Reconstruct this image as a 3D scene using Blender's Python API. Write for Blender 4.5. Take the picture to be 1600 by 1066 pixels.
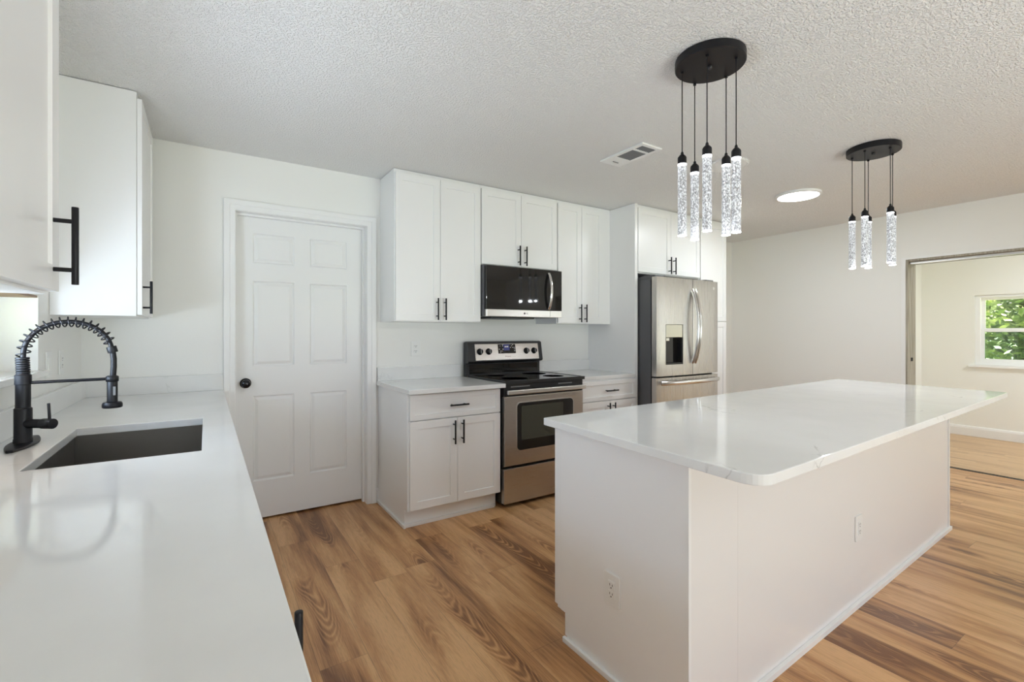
import bpy, bmesh, math, random
from mathutils import Vector, Matrix
random.seed(7)
for o in list(bpy.data.objects): bpy.data.objects.remove(o)
S = bpy.context.scene
C = S.collection
PI = math.pi

# ------------------------------------------------------------ camera
cam_d = bpy.data.cameras.new('camera'); cam = bpy.data.objects.new('camera', cam_d); C.objects.link(cam)
cam_d.sensor_width = 36.0; cam_d.lens = 36.0*733.0/1600.0
cam_d.shift_y = -13.0/1600.0
cam_d.clip_start = 0.02
YAW = math.atan(478/733.0)
cam.location = (0, 0, 1.278); cam.rotation_euler = (PI/2, 0, -YAW)
S.camera = cam

# ------------------------------------------------------------ world, sun, window daylight, added fills
wd = bpy.data.worlds.new('world'); S.world = wd; wd.use_nodes = True
wn = wd.node_tree.nodes; wl = wd.node_tree.links
sky = wn.new('ShaderNodeTexSky'); sky.sky_type = 'NISHITA'
sky.sun_elevation = math.radians(48); sky.sun_rotation = math.radians(20); sky.sun_disc = False
bg = wn['Background']; bg.inputs[1].default_value = 0.10
wl.new(sky.outputs[0], bg.inputs[0])

def light(name, kind, loc, rot, energy, color, **kw):
    d = bpy.data.lights.new(name, kind); d.energy = energy; d.color = color
    for k, v in kw.items(): setattr(d, k, v)
    o = bpy.data.objects.new(name, d); o.location = loc; o.rotation_euler = rot; C.objects.link(o); return o
light('sun', 'SUN', (0, 0, 8), (math.radians(42), math.radians(-6), math.radians(180)), 34.0, (1, .96, .88), angle=.01)
# daylight in the windows: over the sink (rising from the sunlit ground outside, and level); added fills: at an unseen glazed door
# behind the camera (tilted up to brighten the ceiling), and at an unseen far room window
light('sink_window_ground_light', 'AREA', (-.70, 1.68, 1.20), (0, math.radians(-165), 0), 12.5, (.80, .89, 1.0), shape='RECTANGLE', size=.16, size_y=.5)
light('sink_window_daylight', 'AREA', (-.74, 1.85, 1.24), (0, math.radians(-108), 0), 9.0, (.60, .77, 1.0), shape='RECTANGLE', size=.2, size_y=.6)
light('rear_fill_light', 'AREA', (2.0, -2.55, .85), (math.radians(146), 0, 0), 94, (.86, .92, 1.0), shape='RECTANGLE', size=2.5, size_y=1.4)
light('far_room_fill_light', 'AREA', (6.9, -1.42, 1.35), (math.radians(90), 0, 0), 10, (.90, .95, 1.0), shape='RECTANGLE', size=1.6, size_y=1.4)

S.view_settings.view_transform = 'Standard'; S.view_settings.look = 'None'
S.view_settings.gamma = 1.0; S.view_settings.use_curve_mapping = False
S.view_settings.exposure = 0.2
S.cycles.max_bounces = 10; S.cycles.diffuse_bounces = 6; S.cycles.glossy_bounces = 4
S.cycles.transmission_bounces = 8; S.cycles.transparent_max_bounces = 8
S.cycles.sample_clamp_indirect = 6.0
S.cycles.use_denoising = True
S.cycles.caustics_reflective = False; S.cycles.caustics_refractive = False

# ------------------------------------------------------------ materials
def mat(name, col, rough=.5, metal=0.0, **kw):
    m = bpy.data.materials.new(name); m.use_nodes = True
    b = m.node_tree.nodes['Principled BSDF']
    b.inputs['Base Color'].default_value = (*col, 1); b.inputs['Roughness'].default_value = rough
    b.inputs['Metallic'].default_value = metal
    for k, v in kw.items(): b.inputs[k].default_value = v
    return m
def nodes(m): return m.node_tree.nodes, m.node_tree.links, m.node_tree.nodes['Principled BSDF']
def add_noise_bump(m, scale, strength, dist, detail=3, stretch=None, lo=None, hi=None):
    n, l, b = nodes(m)
    tc = n.new('ShaderNodeTexCoord'); mp = n.new('ShaderNodeMapping'); nz = n.new('ShaderNodeTexNoise')
    if stretch: mp.inputs['Scale'].default_value = stretch
    nz.inputs['Scale'].default_value = scale; nz.inputs['Detail'].default_value = detail
    bp = n.new('ShaderNodeBump'); bp.inputs['Strength'].default_value = strength; bp.inputs['Distance'].default_value = dist
    l.new(tc.outputs['Object'], mp.inputs[0]); l.new(mp.outputs[0], nz.inputs['Vector'])
    src = nz.outputs['Fac']
    if lo is not None:
        mr = n.new('ShaderNodeMapRange'); mr.inputs[1].default_value = lo; mr.inputs[2].default_value = hi
        mr.interpolation_type = 'SMOOTHSTEP'
        l.new(src, mr.inputs[0]); src = mr.outputs[0]
    l.new(src, bp.inputs['Height']); l.new(bp.outputs[0], b.inputs['Normal'])
    return nz

M = {}
M['wall'] = mat('wall_paint', (.85, .845, .815), .55); add_noise_bump(M['wall'], 90, .12, .002)
M['wall_cream'] = mat('cream_wall_paint', (.85, .845, .80), .6); add_noise_bump(M['wall_cream'], 90, .12, .002)
M['ceil'] = mat('knockdown_ceiling', (.88, .875, .86), .85); add_noise_bump(M['ceil'], 100, .85, .005, 2, None, .44, .60)
M['cab'] = mat('white_cabinet_paint', (.87, .87, .865), .30)
M['dimmed_panel'] = mat('dimmed_island_panel', (.82, .805, .785), .30)  # cabinet white darkened and warmed, shade of the long side put into the colour
M['trim'] = mat('white_trim_paint', (.86, .86, .85), .35)
M['door'] = mat('white_door_paint', (.85, .85, .84), .38)
M['black'] = mat('matte_black_metal', (.007, .007, .009), .42, .0, **{'Specular IOR Level': .32})
M['blackplastic'] = mat('black_plastic', (.012, .012, .013), .35)
M['knob'] = mat('dark_bronze_knob', (.01, .01, .012), .18, .4)
M['glassblack'] = mat('black_glass', (.012, .011, .010), .04)
M['void'] = mat('dark_void', (.01, .01, .01), .9)
M['plate'] = mat('white_plastic_plate', (.84, .84, .82), .35)
M['slot'] = mat('outlet_slot', (.05, .05, .05), .6)
M['chrome'] = mat('polished_steel', (.72, .71, .69), .16, 1.0)
M['dstrip'] = mat('silver_strip', (.78, .77, .75), .28, 1.0)
M['grill'] = mat('vent_grey', (.22, .22, .22), .5)
M['alu'] = mat('aluminium_track', (.62, .6, .56), .35, .9)
M['darkgap'] = mat('dark_gasket', (.02, .02, .022), .6)
M['fridgeside'] = mat('grey_fridge_side', (.115, .117, .125), .42, .2)
M['sinksteel'] = mat('sink_steel', (.36, .345, .325), .33, 1.0)
M['blue'] = mat('blue_display', (.03, .04, .22), .3)
M['ink'] = mat('white_ink', (.75, .75, .75), .5)
M['inkdark'] = mat('dark_ink', (.05, .045, .045), .5)
M['inkred'] = mat('dull_red_ink', (.16, .09, .085), .5)
M['ovenglass'] = mat('oven_inner_glass', (.055, .056, .042), .08)
M['brown'] = mat('brown_wood_board', (.30, .19, .12), .6)
M['bark'] = mat('bark', (.13, .09, .06), .9)
M['cream_panel'] = mat('dispenser_panel', (.62, .60, .50), .12, .5)

def steel(name, col, rough, sc):
    m = mat(name, col, rough, 1.0); n, l, b = nodes(m)
    tc = n.new('ShaderNodeTexCoord'); mp = n.new('ShaderNodeMapping'); mp.inputs['Scale'].default_value = sc
    nz = n.new('ShaderNodeTexNoise'); nz.inputs['Scale'].default_value = 1.0; nz.inputs['Detail'].default_value = 4
    mr = n.new('ShaderNodeMapRange'); mr.inputs[3].default_value = rough-.05; mr.inputs[4].default_value = rough+.07
    l.new(tc.outputs['Object'], mp.inputs[0]); l.new(mp.outputs[0], nz.inputs['Vector'])
    l.new(nz.outputs['Fac'], mr.inputs[0]); l.new(mr.outputs[0], b.inputs['Roughness'])
    bp = n.new('ShaderNodeBump'); bp.inputs['Strength'].default_value = .035; bp.inputs['Distance'].default_value = .001
    l.new(nz.outputs['Fac'], bp.inputs['Height']); l.new(bp.outputs[0], b.inputs['Normal'])
    b.inputs['Anisotropic'].default_value = .5
    return m
M['steel'] = steel('brushed_steel', (.56, .53, .50), .28, (3, 3, 420))
M['steelv'] = steel('brushed_steel_fridge', (.58, .555, .525), .27, (420, 420, 3))

def wood(name, light_c, dark_c, mid_c, width=.18, length=1.22, gloss=.33, contrast=1.0):
    m = mat(name, mid_c, gloss); n, l, b = nodes(m)
    def math_(op, a, c=None, d=None):
        x = n.new('ShaderNodeMath'); x.operation = op
        for i, v in enumerate((a, c, d)):
            if v is None: continue
            if isinstance(v, (int, float)): x.inputs[i].default_value = v
            else: l.new(v, x.inputs[i])
        return x.outputs[0]
    tc = n.new('ShaderNodeTexCoord'); sp = n.new('ShaderNodeSeparateXYZ'); l.new(tc.outputs['Object'], sp.inputs[0])
    x, y = sp.outputs[0], sp.outputs[1]
    u = math_('DIVIDE', x, width); row = math_('FLOOR', u); fu = math_('FRACT', u)
    w1 = n.new('ShaderNodeTexWhiteNoise'); w1.noise_dimensions = '1D'; l.new(row, w1.inputs['W'])
    v = math_('ADD', math_('DIVIDE', y, length), math_('MULTIPLY', w1.outputs['Value'], 7.3))
    col = math_('FLOOR', v); fv = math_('FRACT', v)
    cb = n.new('ShaderNodeCombineXYZ'); l.new(row, cb.inputs[0]); l.new(col, cb.inputs[1])
    w2 = n.new('ShaderNodeTexWhiteNoise'); w2.noise_dimensions = '2D'; l.new(cb.outputs[0], w2.inputs['Vector'])
    rnd = w2.outputs['Value']
    def vec(sx, sy, rz):
        c = n.new('ShaderNodeCombineXYZ')
        l.new(math_('MULTIPLY', x, sx), c.inputs[0]); l.new(math_('MULTIPLY', y, sy), c.inputs[1]); l.new(math_('MULTIPLY', rnd, rz), c.inputs[2])
        return c.outputs[0]
    def noise(vv, sc, det=3, dist=0):
        z = n.new('ShaderNodeTexNoise'); z.inputs['Scale'].default_value = sc; z.inputs['Detail'].default_value = det
        z.inputs['Distortion'].default_value = dist; l.new(vv, z.inputs['Vector']); return z.outputs['Fac']
    broad = noise(vec(1, .10, 37), 9, 4, .3)            # broad dark and light streaks
    # cathedral grain: nested arches about the plank's heart line
    wob = math_('MULTIPLY', math_('SUBTRACT', noise(vec(0, .9, 71), 1.6, 2), .5), .75)
    sc_ = math_('ADD', math_('SUBTRACT', fu, .5), wob); s2 = math_('MULTIPLY', sc_, sc_)
    dirn = math_('SUBTRACT', math_('MULTIPLY', math_('GREATER_THAN', rnd, .5), 2), 1)
    field = math_('ADD', math_('ADD', math_('MULTIPLY', s2, 34), math_('MULTIPLY', math_('MULTIPLY', y, dirn), 13)), math_('MULTIPLY', noise(vec(1, .25, 53), 7, 2, .5), 5))
    ring = math_('MULTIPLY_ADD', math_('SINE', math_('MULTIPLY', field, 6.283)), .5, .5)
    ring = math_('POWER', ring, 2.0)
    patch = n.new('ShaderNodeMapRange'); patch.inputs[1].default_value = .47; patch.inputs[2].default_value = .62
    l.new(noise(vec(0, 1, 91), 1.5, 1), patch.inputs[0])
    heart = n.new('ShaderNodeMapRange'); heart.inputs[1].default_value = .10; heart.inputs[2].default_value = .0; l.new(s2, heart.inputs[0])
    hm = math_('MULTIPLY', patch.outputs[0], heart.outputs[0])
    fine = noise(vec(1, .03, 17), 190, 3)
    pores = noise(vec(1, .05, 29), 420, 2)
    cr = n.new('ShaderNodeValToRGB'); e = cr.color_ramp.elements
    e[0].position = .28; e[0].color = (*dark_c, 1); e[1].position = .66; e[1].color = (*light_c, 1)
    k = cr.color_ramp.elements.new(.46); k.color = (*mid_c, 1)
    t = math_('ADD', math_('MULTIPLY_ADD', math_('SUBTRACT', broad, .5), 1.22*contrast, .52), 0)
    t = math_('SUBTRACT', t, math_('MULTIPLY', hm, .13*contrast))
    t = math_('ADD', t, math_('MULTIPLY', math_('MULTIPLY', math_('SUBTRACT', ring, .35), hm), .20*contrast))
    t = math_('ADD', t, math_('MULTIPLY', math_('SUBTRACT', fine, .5), .26*contrast))
    t = math_('ADD', t, math_('MULTIPLY', math_('SUBTRACT', rnd, .5), .13*contrast))
    # small knots
    vo = n.new('ShaderNodeTexVoronoi'); vo.inputs['Scale'].default_value = 2.1; l.new(vec(1, .42, 61), vo.inputs['Vector'])
    kn = n.new('ShaderNodeMapRange'); kn.inputs[1].default_value = .10; kn.inputs[2].default_value = .0; kn.inputs[3].default_value = 0; kn.inputs[4].default_value = .34*contrast
    l.new(vo.outputs['Distance'], kn.inputs[0])
    t = math_('SUBTRACT', t, kn.outputs[0])
    l.new(t, cr.inputs[0])
    # joints
    du = math_('MULTIPLY', math_('MINIMUM', fu, math_('SUBTRACT', 1, fu)), width)
    dv = math_('MULTIPLY', math_('MINIMUM', fv, math_('SUBTRACT', 1, fv)), length)
    dj = math_('MINIMUM', du, dv)
    jr = n.new('ShaderNodeMapRange'); jr.inputs[1].default_value = .0; jr.inputs[2].default_value = .0018; jr.inputs[3].default_value = .55; jr.inputs[4].default_value = 1
    l.new(dj, jr.inputs[0])
    pr_ = n.new('ShaderNodeMapRange'); pr_.inputs[1].default_value = .35; pr_.inputs[2].default_value = .5; pr_.inputs[3].default_value = .84; pr_.inputs[4].default_value = 1
    l.new(pores, pr_.inputs[0])
    mx = n.new('ShaderNodeMixRGB'); mx.blend_type = 'MULTIPLY'; mx.inputs[0].default_value = 1
    cbv = n.new('ShaderNodeCombineXYZ'); f = math_('MULTIPLY', jr.outputs[0], pr_.outputs[0])
    for i in range(3): l.new(f, cbv.inputs[i])
    l.new(cr.outputs[0], mx.inputs[1]); l.new(cbv.outputs[0], mx.inputs[2]); l.new(mx.outputs[0], b.inputs['Base Color'])
    bp = n.new('ShaderNodeBump'); bp.inputs['Strength'].default_value = .25; bp.inputs['Distance'].default_value = .002
    l.new(math_('ADD', f, math_('MULTIPLY', fine, .3)), bp.inputs['Height']); l.new(bp.outputs[0], b.inputs['Normal'])
    return m
M['floor'] = wood('oak_plank_floor', (.69, .405, .19), (.20, .080, .028), (.49, .245, .096))
M['floor_far'] = wood('honey_strip_floor', (.66, .44, .24), (.40, .22, .10), (.56, .35, .17), .057, .9, .3, .7)

def quartz():
    m = mat('white_quartz', (.82, .82, .805), .07); n, l, b = nodes(m)
    tc = n.new('ShaderNodeTexCoord')
    nz = n.new('ShaderNodeTexNoise'); nz.inputs['Scale'].default_value = 2.3; nz.inputs['Detail'].default_value = 5; nz.inputs['Distortion'].default_value = .8
    nz2 = n.new('ShaderNodeTexNoise'); nz2.inputs['Scale'].default_value = 3.1; nz2.inputs['Detail'].default_value = 2
    mp = n.new('ShaderNodeMapping'); mp.inputs['Location'].default_value = (3.7, 1.3, 9.1)
    l.new(tc.outputs['Object'], nz.inputs['Vector']); l.new(tc.outputs['Object'], mp.inputs[0]); l.new(mp.outputs[0], nz2.inputs['Vector'])
    # a thin vein where the noise crosses .5, kept only where the second noise is high
    s = n.new('ShaderNodeMath'); s.operation = 'SUBTRACT'; s.inputs[1].default_value = .5; l.new(nz.outputs['Fac'], s.inputs[0])
    a = n.new('ShaderNodeMath'); a.operation = 'ABSOLUTE'; l.new(s.outputs[0], a.inputs[0])
    mr = n.new('ShaderNodeMapRange'); mr.inputs[1].default_value = 0; mr.inputs[2].default_value = .007; mr.inputs[3].default_value = .8; mr.inputs[4].default_value = 0; l.new(a.outputs[0], mr.inputs[0])
    mk = n.new('ShaderNodeMapRange'); mk.inputs[1].default_value = .585; mk.inputs[2].default_value = .72; l.new(nz2.outputs['Fac'], mk.inputs[0])
    mu = n.new('ShaderNodeMath'); mu.operation = 'MULTIPLY'; l.new(mr.outputs[0], mu.inputs[0]); l.new(mk.outputs[0], mu.inputs[1])
    cl = n.new('ShaderNodeTexNoise'); cl.inputs['Scale'].default_value = 5; cl.inputs['Detail'].default_value = 6; l.new(tc.outputs['Object'], cl.inputs['Vector'])
    cc = n.new('ShaderNodeMapRange'); cc.inputs[1].default_value = .3; cc.inputs[2].default_value = .7; cc.inputs[3].default_value = 0; cc.inputs[4].default_value = 1; l.new(cl.outputs['Fac'], cc.inputs[0])
    m1 = n.new('ShaderNodeMixRGB'); m1.inputs[1].default_value = (.79, .79, .775, 1); m1.inputs[2].default_value = (.835, .835, .82, 1); l.new(cc.outputs[0], m1.inputs[0])
    m2 = n.new('ShaderNodeMixRGB'); m2.inputs[2].default_value = (.34, .335, .325, 1); l.new(m1.outputs[0], m2.inputs[1]); l.new(mu.outputs[0], m2.inputs[0])
    l.new(m2.outputs[0], b.inputs['Base Color']); return m
M['quartz'] = quartz()

def jamb_wood():
    m = mat('weathered_jamb_wood', (.36, .33, .26), .65); n, l, b = nodes(m)
    tc = n.new('ShaderNodeTexCoord'); mp = n.new('ShaderNodeMapping'); mp.inputs['Scale'].default_value = (60, 60, 3)
    nz = n.new('ShaderNodeTexNoise'); nz.inputs['Scale'].default_value = 1; nz.inputs['Detail'].default_value = 5
    cr = n.new('ShaderNodeValToRGB'); cr.color_ramp.elements[0].color = (.24, .21, .16, 1); cr.color_ramp.elements[1].color = (.47, .44, .36, 1)
    cr.color_ramp.elements[0].position = .3; cr.color_ramp.elements[1].position = .7
    l.new(tc.outputs['Object'], mp.inputs[0]); l.new(mp.outputs[0], nz.inputs['Vector']); l.new(nz.outputs['Fac'], cr.inputs[0]); l.new(cr.outputs[0], b.inputs['Base Color'])
    return m
M['jamb'] = jamb_wood()

def leafmat(name, c1, c2):
    m = mat(name, c1, .55); n, l, b = nodes(m)
    tc = n.new('ShaderNodeTexCoord'); nz = n.new('ShaderNodeTexNoise'); nz.inputs['Scale'].default_value = 9
    cr = n.new('ShaderNodeValToRGB'); cr.color_ramp.elements[0].color = (*c1, 1); cr.color_ramp.elements[1].color = (*c2, 1)
    cr.color_ramp.elements[0].position = .35; cr.color_ramp.elements[1].position = .65
    l.new(tc.outputs['Object'], nz.inputs['Vector']); l.new(nz.outputs['Fac'], cr.inputs[0]); l.new(cr.outputs[0], b.inputs['Base Color'])
    return m
M['leaf'] = leafmat('green_leaves', (.24, .38, .12), (.66, .74, .34))
M['leaf2'] = leafmat('dark_green_leaves', (.16, .27, .14), (.46, .56, .32))
M['leaf3'] = leafmat('yellow_green_leaves', (.62, .62, .34), (.90, .86, .66))
M['grass'] = leafmat('lawn_grass', (.13, .20, .07), (.30, .34, .15))

def glass(name, tint=(1, 1, 1), gl=.06):
    m = bpy.data.materials.new(name); m.use_nodes = True; n, l = m.node_tree.nodes, m.node_tree.links
    n.remove(n['Principled BSDF']); t = n.new('ShaderNodeBsdfTransparent'); t.inputs[0].default_value = (*tint, 1)
    g = n.new('ShaderNodeBsdfGlossy'); g.inputs['Roughness'].default_value = .02
    mx = n.new('ShaderNodeMixShader'); mx.inputs[0].default_value = gl
    l.new(t.outputs[0], mx.inputs[1]); l.new(g.outputs[0], mx.inputs[2]); l.new(mx.outputs[0], n['Material Output'].inputs[0])
    return m
M['glass'] = glass('window_glass'); M['screen'] = glass('screened_glass', (.62, .68, .70), .08)

def emis(name, col, st):
    m = mat(name, col, .5); n, l, b = nodes(m)
    b.inputs['Emission Color'].default_value = (*col, 1); b.inputs['Emission Strength'].default_value = st; return m
M['lamp'] = emis('lit_diffuser', (1, .99, .97), 7.0)
M['led'] = emis('led_glow', (.93, .96, 1.0), 2.6)

def crystal():
    m = mat('bubble_crystal', (.93, .94, .95), .06); n, l, b = nodes(m)
    b.inputs['Transmission Weight'].default_value = .55; b.inputs['IOR'].default_value = 1.3
    tc = n.new('ShaderNodeTexCoord'); mp = n.new('ShaderNodeMapping'); mp.inputs['Scale'].default_value = (1, 1, .7)
    vo = n.new('ShaderNodeTexVoronoi'); vo.inputs['Scale'].default_value = 190; vo.feature = 'F1'
    nz = n.new('ShaderNodeTexNoise'); nz.inputs['Scale'].default_value = 175; nz.inputs['Detail'].default_value = 3
    l.new(tc.outputs['Object'], mp.inputs[0]); l.new(mp.outputs[0], vo.inputs['Vector']); l.new(mp.outputs[0], nz.inputs['Vector'])
    cr = n.new('ShaderNodeValToRGB'); cr.color_ramp.elements[0].position = .42; cr.color_ramp.elements[0].color = (.10, .10, .11, 1)
    cr.color_ramp.elements[1].position = .64; cr.color_ramp.elements[1].color = (1, 1, 1, 1)
    l.new(nz.outputs['Fac'], cr.inputs[0])
    b.inputs['Emission Color'].default_value = (.9, .95, 1, 1)
    ms = n.new('ShaderNodeMath'); ms.operation = 'MULTIPLY'; ms.inputs[1].default_value = .34; l.new(cr.outputs[0], ms.inputs[0])
    l.new(ms.outputs[0], b.inputs['Emission Strength'])
    cb = n.new('ShaderNodeMixRGB'); cb.inputs[1].default_value = (.42, .42, .44, 1); cb.inputs[2].default_value = (.96, .97, .98, 1)
    l.new(cr.outputs[0], cb.inputs[0]); l.new(cb.outputs[0], b.inputs['Base Color'])
    bp = n.new('ShaderNodeBump'); bp.inputs['Strength'].default_value = .5; bp.inputs['Distance'].default_value = .002
    l.new(vo.outputs['Distance'], bp.inputs['Height']); l.new(bp.outputs[0], b.inputs['Normal'])
    return m
M['crystal'] = crystal()

# ------------------------------------------------------------ mesh helpers
def nb(): return bmesh.new()
def merge(bm, tmp):
    me = bpy.data.meshes.new('tmp'); tmp.to_mesh(me); tmp.free(); bm.from_mesh(me); bpy.data.meshes.remove(me)
def box(bm, x0, x1, y0, y1, z0, z1, bev=0.0, seg=2):
    t = nb(); bmesh.ops.create_cube(t, size=1)
    for v in t.verts: v.co = Vector(((x0+x1)/2+v.co.x*(x1-x0), (y0+y1)/2+v.co.y*(y1-y0), (z0+z1)/2+v.co.z*(z1-z0)))
    if bev: bmesh.ops.bevel(t, geom=list(t.edges), offset=bev, segments=seg, profile=.6, affect='EDGES')
    merge(bm, t); return bm
def cyl(bm, p0, p1, r, r2=None, seg=20, bev=0.0):
    p0, p1 = Vector(p0), Vector(p1); d = p1-p0; t = nb()
    bmesh.ops.create_cone(t, cap_ends=True, segments=seg, radius1=r, radius2=r if r2 is None else r2, depth=d.length)
    if bev:
        bmesh.ops.bevel(t, geom=[e for e in t.edges if any(len(f.verts) > 4 for f in e.link_faces)], offset=bev, segments=2, profile=.6, affect='EDGES')
    q = d.to_track_quat('Z', 'Y').to_matrix().to_4x4(); q.translation = (p0+p1)/2
    bmesh.ops.transform(t, matrix=q, verts=t.verts); merge(bm, t); return bm
def tube(bm, pts, r, seg=8, flat=None):
    """sweep a circle (or an ellipse r x flat) along pts"""
    P = [Vector(p) for p in pts]; n = len(P); rings = []; up = None
    for i in range(n):
        t = (P[min(i+1, n-1)]-P[max(i-1, 0)]).normalized()
        if up is None:
            a = Vector((0, 0, 1)) if abs(t.z) < .9 else Vector((1, 0, 0)); up = (a-t*a.dot(t)).normalized()
        else: up = (up-t*up.dot(t)).normalized()
        s = t.cross(up); rr = r[i] if isinstance(r, (list, tuple)) else r; r2 = rr if flat is None else flat
        rings.append([bm.verts.new(P[i]+up*math.cos(2*PI*k/seg)*rr+s*math.sin(2*PI*k/seg)*r2) for k in range(seg)])
    for i in range(n-1):
        for k in range(seg): bm.faces.new((rings[i][k], rings[i][(k+1) % seg], rings[i+1][(k+1) % seg], rings[i+1][k]))
    bm.faces.new(rings[0][::-1]); bm.faces.new(rings[-1]); return bm
def lathe(bm, prof, c=(0, 0, 0), seg=28):
    cx, cy, cz = c; rings = []
    for r, z in prof: rings.append([bm.verts.new((cx+r*math.cos(2*PI*k/seg), cy+r*math.sin(2*PI*k/seg), cz+z)) for k in range(seg)])
    for a, b in zip(rings, rings[1:]):
        for k in range(seg): bm.faces.new((a[k], a[(k+1) % seg], b[(k+1) % seg], b[k]))
    bm.faces.new(rings[0][::-1]); bm.faces.new(rings[-1]); return bm
def prism(bm, poly, z0, z1, bev=0.0):
    t = nb(); lo = [t.verts.new((x, y, z0)) for x, y in poly]; hi = [t.verts.new((x, y, z1)) for x, y in poly]; n = len(poly)
    t.faces.new(lo[::-1]); t.faces.new(hi)
    for i in range(n): t.faces.new((lo[i], lo[(i+1) % n], hi[(i+1) % n], hi[i]))
    bmesh.ops.recalc_face_normals(t, faces=t.faces)
    if bev: bmesh.ops.bevel(t, geom=[e for e in t.edges if abs(e.verts[0].co.z-e.verts[1].co.z) < 1e-6], offset=bev, segments=2, profile=.6, affect='EDGES')
    merge(bm, t); return bm
def extrude_profile(bm, prof, x0, x1, bev=0.0):
    """a (y, z) outline swept along x"""
    t = nb(); a = [t.verts.new((x0, y, z)) for y, z in prof]; b = [t.verts.new((x1, y, z)) for y, z in prof]; n = len(prof)
    t.faces.new(a); t.faces.new(b[::-1])
    for i in range(n): t.faces.new((a[i], b[i], b[(i+1) % n], a[(i+1) % n]))
    bmesh.ops.recalc_face_normals(t, faces=t.faces)
    if bev: bmesh.ops.bevel(t, geom=list(t.edges), offset=bev, segments=2, profile=.6, affect='EDGES')
    merge(bm, t); return bm
def gridslab(bm, us, vs, skip, t0, t1, f, bev=0.0):
    """a slab of cells us x vs between t0 and t1 with the cells of skip left open; f maps (u, v, t) to a point"""
    t = nb(); V = {}
    def vert(i, j, k):
        if (i, j, k) not in V: V[(i, j, k)] = t.verts.new(f(us[i], vs[j], (t0, t1)[k]))
        return V[(i, j, k)]
    nu, nv = len(us)-1, len(vs)-1; on = lambda i, j: 0 <= i < nu and 0 <= j < nv and (i, j) not in skip
    for i in range(nu):
        for j in range(nv):
            if not on(i, j): continue
            for k in (0, 1): t.faces.new([vert(i, j, k), vert(i+1, j, k), vert(i+1, j+1, k), vert(i, j+1, k)][::(1 if k else -1)])
            for di, dj, a, b in ((-1, 0, (i, j), (i, j+1)), (1, 0, (i+1, j), (i+1, j+1)), (0, -1, (i, j), (i+1, j)), (0, 1, (i, j+1), (i+1, j+1))):
                if not on(i+di, j+dj): t.faces.new((vert(*a, 0), vert(*b, 0), vert(*b, 1), vert(*a, 1)))
    bmesh.ops.recalc_face_normals(t, faces=t.faces)
    if bev:
        es = [e for e in t.edges if len(e.link_faces) == 2 and e.calc_face_angle(0) > .5]
        bmesh.ops.bevel(t, geom=es, offset=bev, segments=2, profile=.6, affect='EDGES')
    merge(bm, t); return bm
fXZ = lambda u, v, t: (u, t, v)      # a wall along x
fYZ = lambda u, v, t: (t, u, v)      # a wall along y
fXY = lambda u, v, t: (u, v, t)      # a floor
def shaker(bm, x0, x1, z0, z1, yf, th=.02, stile=.07, rec=.0065):
    """a shaker front whose face looks to -y at y = yf"""
    t = nb(); bmesh.ops.create_cube(t, size=1)
    for v in t.verts: v.co = Vector(((x0+x1)/2+v.co.x*(x1-x0), yf+th/2+v.co.y*th, (z0+z1)/2+v.co.z*(z1-z0)))
    bmesh.ops.bevel(t, geom=list(t.edges), offset=.0018, segments=2, profile=.6, affect='EDGES')
    t.faces.ensure_lookup_table(); fr = max((f for f in t.faces if f.normal.y < -.99), key=lambda f: f.calc_area())
    bmesh.ops.inset_individual(t, faces=[fr], thickness=stile, depth=0)
    bmesh.ops.inset_individual(t, faces=[fr], thickness=.0025, depth=-rec)
    merge(bm, t); return bm
def obj(name, bm, m, parent=None, smooth=None, label=None):
    me = bpy.data.meshes.new(name); bm.to_mesh(me); bm.free()
    o = bpy.data.objects.new(name, me); me.materials.append(m if not isinstance(m, str) else M[m]); C.objects.link(o)
    if smooth is not None:
        for p in me.polygons: p.use_smooth = True
        try: me.set_sharp_from_angle(angle=math.radians(smooth))
        except Exception: pass
    if parent: o.parent = parent
    if label: o['label'] = label
    return o
def thing(name, label, cat, loc=(0, 0, 0), rotz=0.0, group=None):
    o = bpy.data.objects.new(name, None); C.objects.link(o); o.location = loc; o.rotation_euler = (0, 0, rotz); o.empty_display_size = .1
    o['label'] = label; o['category'] = cat
    if group: o['group'] = group
    return o
def struct(name, bm, m, parent=None, smooth=None):
    o = obj(name, bm, m, parent, smooth)
    if not parent: o['kind'] = 'structure'
    return o
def sempty(name, loc=(0, 0, 0)):
    o = bpy.data.objects.new(name, None); C.objects.link(o); o.location = loc; o['kind'] = 'structure'; o.empty_display_size = .1; return o
def W(bm, parent):
    """world coordinates to those of an unrotated parent"""
    bmesh.ops.translate(bm, vec=-Vector(parent.location), verts=bm.verts); return bm
def text(name, body, size, loc, parent, m, rot=(PI/2, 0, 0), depth=.0004):
    c = bpy.data.curves.new(name, 'FONT'); c.body = body; c.size = size; c.align_x = 'CENTER'; c.align_y = 'CENTER'; c.extrude = depth
    o = bpy.data.objects.new(name, c); C.objects.link(o); o.location = loc; o.rotation_euler = rot; bpy.context.view_layer.update()
    me = bpy.data.meshes.new_from_object(o.evaluated_get(bpy.context.evaluated_depsgraph_get())); bpy.data.objects.remove(o); bpy.data.curves.remove(c)
    o = bpy.data.objects.new(name, me); me.materials.clear(); me.materials.append(M[m]); C.objects.link(o); o.location = loc; o.rotation_euler = rot; o.parent = parent; return o

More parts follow.
